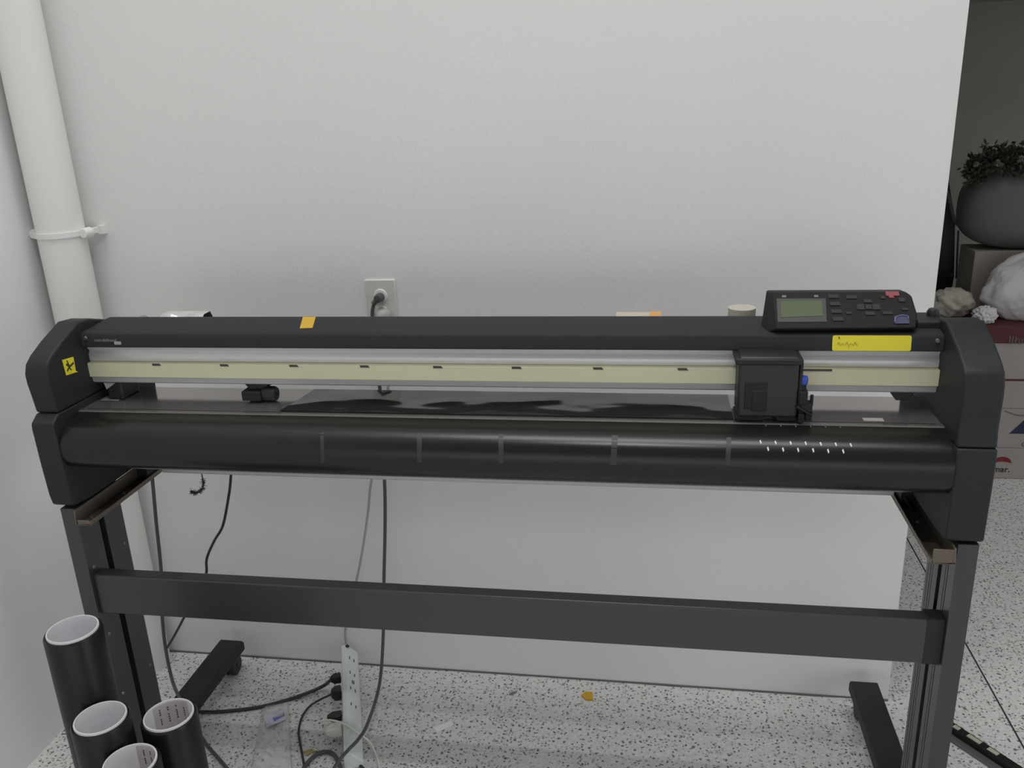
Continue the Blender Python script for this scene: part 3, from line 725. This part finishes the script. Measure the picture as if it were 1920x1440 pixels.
# ------------------------------------------------------------------ bar on the floor at lower right
lv = thing('spirit_level', at(1850, 1403, z=0), 'black and silver bar with pale windows lying on the floor at lower right', 'level')
pA, pB = at(1760, 1350, z=.02), at(1925, 1458, z=.02); pA.z = pB.z = 0
d = (pB-pA).normalized(); s_ = Vector((-d.y, d.x, 0)); Lv = (pB-pA).length+.15
def LP(u, v, z): return pA + d*u + s_*v + Vector((0, 0, z))
def lbox(u0, u1, v0, v1, z0, z1):
    b = bmesh.new(); vs = [b.verts.new(LP(u, v, z)) for u in (u0, u1) for v in (v0, v1) for z in (z0, z1)]
    for f in ((0,1,3,2), (4,6,7,5), (0,4,5,1), (2,3,7,6), (0,2,6,4), (1,5,7,3)): b.faces.new([vs[i] for i in f])
    return b
obj('black_face', lbox(0, Lv, 0, .020, .0, .022), mat('black_enamel', (.012, .012, .010), .35), lv, bevel=.001)
obj('silver_flange', lbox(0, Lv, -.020, 0, 0, .006), mat('dull_silver', (.17, .17, .17), .4, metal=.3), lv, bevel=.001)
for u0, u1 in ((.032, .047), (.068, .100), (.118, .142)):
    obj('window', lbox(u0, u1, .004, .016, .022, .0228), RULE, lv)

# ------------------------------------------------------------------ stored things beyond the partition
BY = 1.37
def carton(z0, z1, x0, x1, label, mt=CARD, dy=0):
    t = thing('cardboard_box', ((x0+x1)/2, BY+.2, z0), label, 'box', 'stacked boxes beyond the wall end')
    obj('box_body', box(x0, x1, BY+dy, BY+.38, z0+.0005, z1), mt, t, bevel=.003)
    return t
q = lambda px, py, y=BY: at(px, py, y=y)
b1 = carton(0, .128, 1.10, 1.62, 'bottom white box with a red dome logo, under the other boxes')
b2 = carton(.128, .288, 1.09, 1.62, 'white box with a navy triangle, second from the floor')
b3 = carton(.288, .398, 1.10, 1.61, 'plain pale box between the navy triangle box and a pinkish one')
b4 = carton(.398, .545, 1.09, 1.60, 'pinkish-white box directly under the dark red box')
b5 = carton(.545, .612, 1.08, 1.62, 'dark red box with white lettering on top of the stack', CARDR, -.006)
b = bmesh.new(); dome = []
cx0, cz0 = q(1879, 868).x, q(1879, 868).z; w_ = (q(1896, 868).x-q(1862, 868).x)/2
for k in range(17):
    a = PI*k/16; dome.append((cx0+w_*math.cos(a), BY-.0008, cz0+.026*math.sin(a)))
for k in range(1, 8): dome.append((cx0-w_+2*w_*k/8, BY-.0008, cz0+.006*math.sin(PI*k/8)))
poly(b, dome, (0, -1, 0), .0005); obj('dome_logo', b, REDP, b1)
text('box_lettering', 'umar.', .034, (q(1852, 884).x, BY-.0008, q(1852, 884).z), (1, 0, 0), (0, 0, 1), GREYP, b1, .0003, .0006)
b = bmesh.new(); poly(b, [q(1892, 813), q(1922, 786), (1.40, BY, .25), (1.46, BY, .19)], (0, -1, 0), .0008); obj('navy_triangle', b, NAVY, b2)
text('box_lettering', 'G', .026, (q(1914, 839).x, BY-.0008, q(1914, 837).z), (1, 0, 0), (0, 0, 1), GREYP, b2, .0003)
text('box_lettering', 'llhr', .045, (q(1888, 644).x, BY-.0072, q(1888, 644).z), (1, 0, 0), (0, 0, 1), mat('pale_print', (.12, .09, .09), .6), b5, .0003)
b = bmesh.new(); bx(b, 1.092, 1.60, BY-.001, BY+.0005, .3995, .406); obj('red_tape_line', b, CARDR, b4)
b = bmesh.new(); tube(b, [q(1884, 770)-Vector((0, .001, 0)), q(1896, 775)-Vector((0, .001, 0)), q(1912, 779)-Vector((0, .001, 0)), q(1930, 778)-Vector((0, .001, 0))], .002, n=6); obj('stain', b, mat('dark_stain', (.14, .135, .11), .8), b2)

def blob(cx, cy, cz, rx, ry, rz, seed, amp=.25, sub=4, fr=3.0, flat_=None):
    b = bmesh.new(); bmesh.ops.create_icosphere(b, subdivisions=sub, radius=1)
    for v in b.verts:
        n = v.co.normalized()
        k = 1 + amp*noise.noise(n*fr+Vector((seed, 0, 0))) + amp*.45*abs(noise.noise(n*fr*2.6+Vector((0, seed, 0)))) + amp*.15*noise.noise(n*fr*7)
        v.co = Vector((cx+rx*n.x*k, cy+ry*n.y*k, cz+rz*n.z*k))
        if flat_ is not None and v.co.z < flat_: v.co.z = flat_
    return b
tag(obj('plastic_bag', blob(1.40, 1.475, .720, .190, .085, .140, 3, .13, 5, 2.2, flat_=.613), BAG, None, smooth=True, angle=80), 'big bulging white plastic bag on top of the box stack', 'bag')
tag(obj('cloth_bundle', blob(1.115, 1.52, .660, .080, .055, .056, 8, .2, 5, flat_=.6135), BAG2, None, smooth=True, angle=80), 'cream cloth bundle at the left end of the box stack', 'cloth')
tag(obj('plastic_bag', blob(1.198, 1.408, .64, .040, .028, .033, 12, .3, 5, 4, flat_=.6125), BAG, None, smooth=True, angle=80), 'small white crumpled bag in front of the cream bundle', 'bag')
tag(obj('cloth_bundle', blob(1.03, 1.60, .69, .040, .05, .07, 5, .2, 4, flat_=.6125), BLUEC, None, smooth=True, angle=80), 'dark blue cloth peeking out beside the wall end', 'cloth')
b6 = thing('cardboard_box', (1.38, 1.68, .6125), 'dull tan box standing behind the white bag, under the grey cushion', 'box')
obj('box_body', box(1.195, 1.60, 1.575, 1.745, .6130, .848), mat('dull_tan', (.27, .25, .22), .8), b6, bevel=.003)
# folded black panel with a strap
fp = thing('folding_chair', (1.10, 1.86, 0), 'tall dark folded chair leaning behind the wall end, light strap on it', 'folding chair')
b = bmesh.new(); poly(b, [(1.01, 1.86, 0), (1.195, 1.86, 0), (1.215, 1.83, .70), (1.195, 1.84, .93), (1.14, 1.86, 1.16), (1.12, 1.87, 1.21), (1.01, 1.87, 1.21)], (0, 1, 0), .03); obj('chair_panel', b, SLATE, fp, bevel=.004)
b = bmesh.new(); tube(b, [at(1772, 355, y=1.82), at(1780, 372, y=1.82), at(1786, 400, y=1.82), at(1790, 414, y=1.82), at(1797, 422, y=1.82)], .007, n=8); obj('strap', b, STRAP, fp, smooth=True)
b = bmesh.new(); cyl(b, at(1797, 432, y=1.84), at(1793, 522, y=1.84), .004, 8); obj('chair_tube', b, STRAP, fp, smooth=True)
b = bmesh.new(); lathe(b, [(.0001, -.006), (.006, -.004), (.006, .004), (.0001, .006)], 12, at(1784, 516, y=1.822), axis='y', closed=False); obj('rivet', b, STRAP, fp)
# big dark rounded cushion
b = bmesh.new(); bmesh.ops.create_uvsphere(b, u_segments=64, v_segments=32, radius=1)
cb0 = at(1966, 380, y=1.66)
for v in b.verts:
    n_ = v.co.copy(); e = 3.0
    k = (abs(n_.x)**e+abs(n_.y)**e+abs(n_.z)**e)**(-1/e); n_ *= k
    v.co = Vector((cb0.x + .315*n_.x, 1.66+.12*n_.y, max(.8485, .848+.155 + .16*n_.z)))
tag(obj('beanbag_cushion', b, DGREY, None, smooth=True, angle=80), 'large rounded dark grey cushion resting on the tan box behind the bag', 'cushion')
# artificial foliage on top
gl = thing('flower_garland', at(1860, 330, y=1.60), 'dusty dark artificial garland draped over the grey cushion', 'garland')
b = bmesh.new()
def leaf(b, p, d, ln, w):
    d = d.normalized(); s = d.cross(Vector((random.random(), random.random(), random.random())).normalized()).normalized()*w; n_ = d.cross(s).normalized()*w*.25
    a = b.verts.new(p); c = b.verts.new(p+d*ln*.5+s); e = b.verts.new(p+d*ln); f = b.verts.new(p+d*ln*.5-s); g_ = b.verts.new(p+d*ln*.5+n_)
    for t in ((a, c, g_), (c, e, g_), (e, f, g_), (f, a, g_)): b.faces.new(t)
path = spline([at(1822, 322, y=1.60), at(1838, 312, y=1.57), at(1860, 300, y=1.56), at(1885, 296, y=1.56), at(1915, 300, y=1.56), at(1950, 295, y=1.58)], 10)
tube(b, path, .006, n=6, smooth=False)
for p in path:
    for k in range(38):
        o_ = Vector((random.gauss(0, .012), random.gauss(0, .012), random.gauss(0, .019)))
        leaf(b, p+o_, Vector((random.gauss(0, 1), random.gauss(0, 1)-.5, random.gauss(0, .9))), random.uniform(.016, .034), random.uniform(.004, .008))
c_ = at(1828, 318, y=1.57)
for k in range(160):
    a = random.uniform(0, 2*PI); rr = random.uniform(.02, .035); p = c_+Vector((rr*math.cos(a), random.gauss(0, .008), rr*math.sin(a)*1.2))
    leaf(b, p, Vector((math.cos(a), -.5, math.sin(a))), random.uniform(.01, .022), .005)
for t_ in (at(1846, 272, y=1.56), at(1916, 272, y=1.56)):
    for k in range(14): leaf(b, t_+Vector((random.gauss(0, .005), 0, random.gauss(0, .012))), Vector((random.gauss(0, 1), -.3, random.gauss(.5, 1))), .018, .005)
    tube(b, [t_, t_+Vector((.005, 0, -.06))], .002, n=5, smooth=False)
fo = obj('foliage', b, LEAF, gl); fo['kind'] = 'stuff'
for px, py, r_ in ((1868, 305, .017), (1876, 310, .013), (1912, 298, .018), (1920, 306, .012), (1829, 308, .014)):
    c_ = at(px, py, y=1.52); b = bmesh.new()
    for k in range(9):
        a = 2*PI*k/9; leaf(b, c_, Vector((math.cos(a), -.6, math.sin(a))), r_, r_*.35)
    obj('flower', b, FLW, gl)

# ------------------------------------------------------------------ light
w = bpy.data.worlds.new('World'); SC.world = w; w.use_nodes = True
bg = w.node_tree.nodes['Background']; bg.inputs['Color'].default_value = (.93, .96, 1.0, 1); bg.inputs['Strength'].default_value = .24
def area(name, loc, target, sx, sy, power, col):
    l = bpy.data.lights.new(name, 'AREA'); l.shape = 'RECTANGLE'; l.size = sx; l.size_y = sy; l.energy = power; l.color = col
    o = bpy.data.objects.new(name, l); COL.objects.link(o); o.location = loc
    o.rotation_euler = (Vector(target)-Vector(loc)).to_track_quat('-Z', 'Y').to_euler(); return o
area('daylight_opening', (.2, -4.5, .60), (-.1, 0, .35), 4.0, 1.1, 21, (1.0, .97, .965))
area('window_daylight', (3.0, -1.6, .9), (-1.2, -.5, .25), 1.8, 1.5, 19, (.94, .98, 1.0))
area('overhead_fill', (-.25, -1.0, 5.9), (-.25, -.95, 0), 3.4, 1.3, 132, (1, .985, .975))  # unseen overhead fill, added to light the wall evenly behind the machine
area('ceiling_lamp', (-.09, -1.5, 2.93), (-.09, -1.5, 0), .40, .035, 12, (1, .98, .965))
SC.view_settings.view_transform = 'Standard'; SC.view_settings.look = 'None'
SC.view_settings.exposure = -0.34; SC.view_settings.gamma = 1.0; SC.view_settings.use_curve_mapping = False
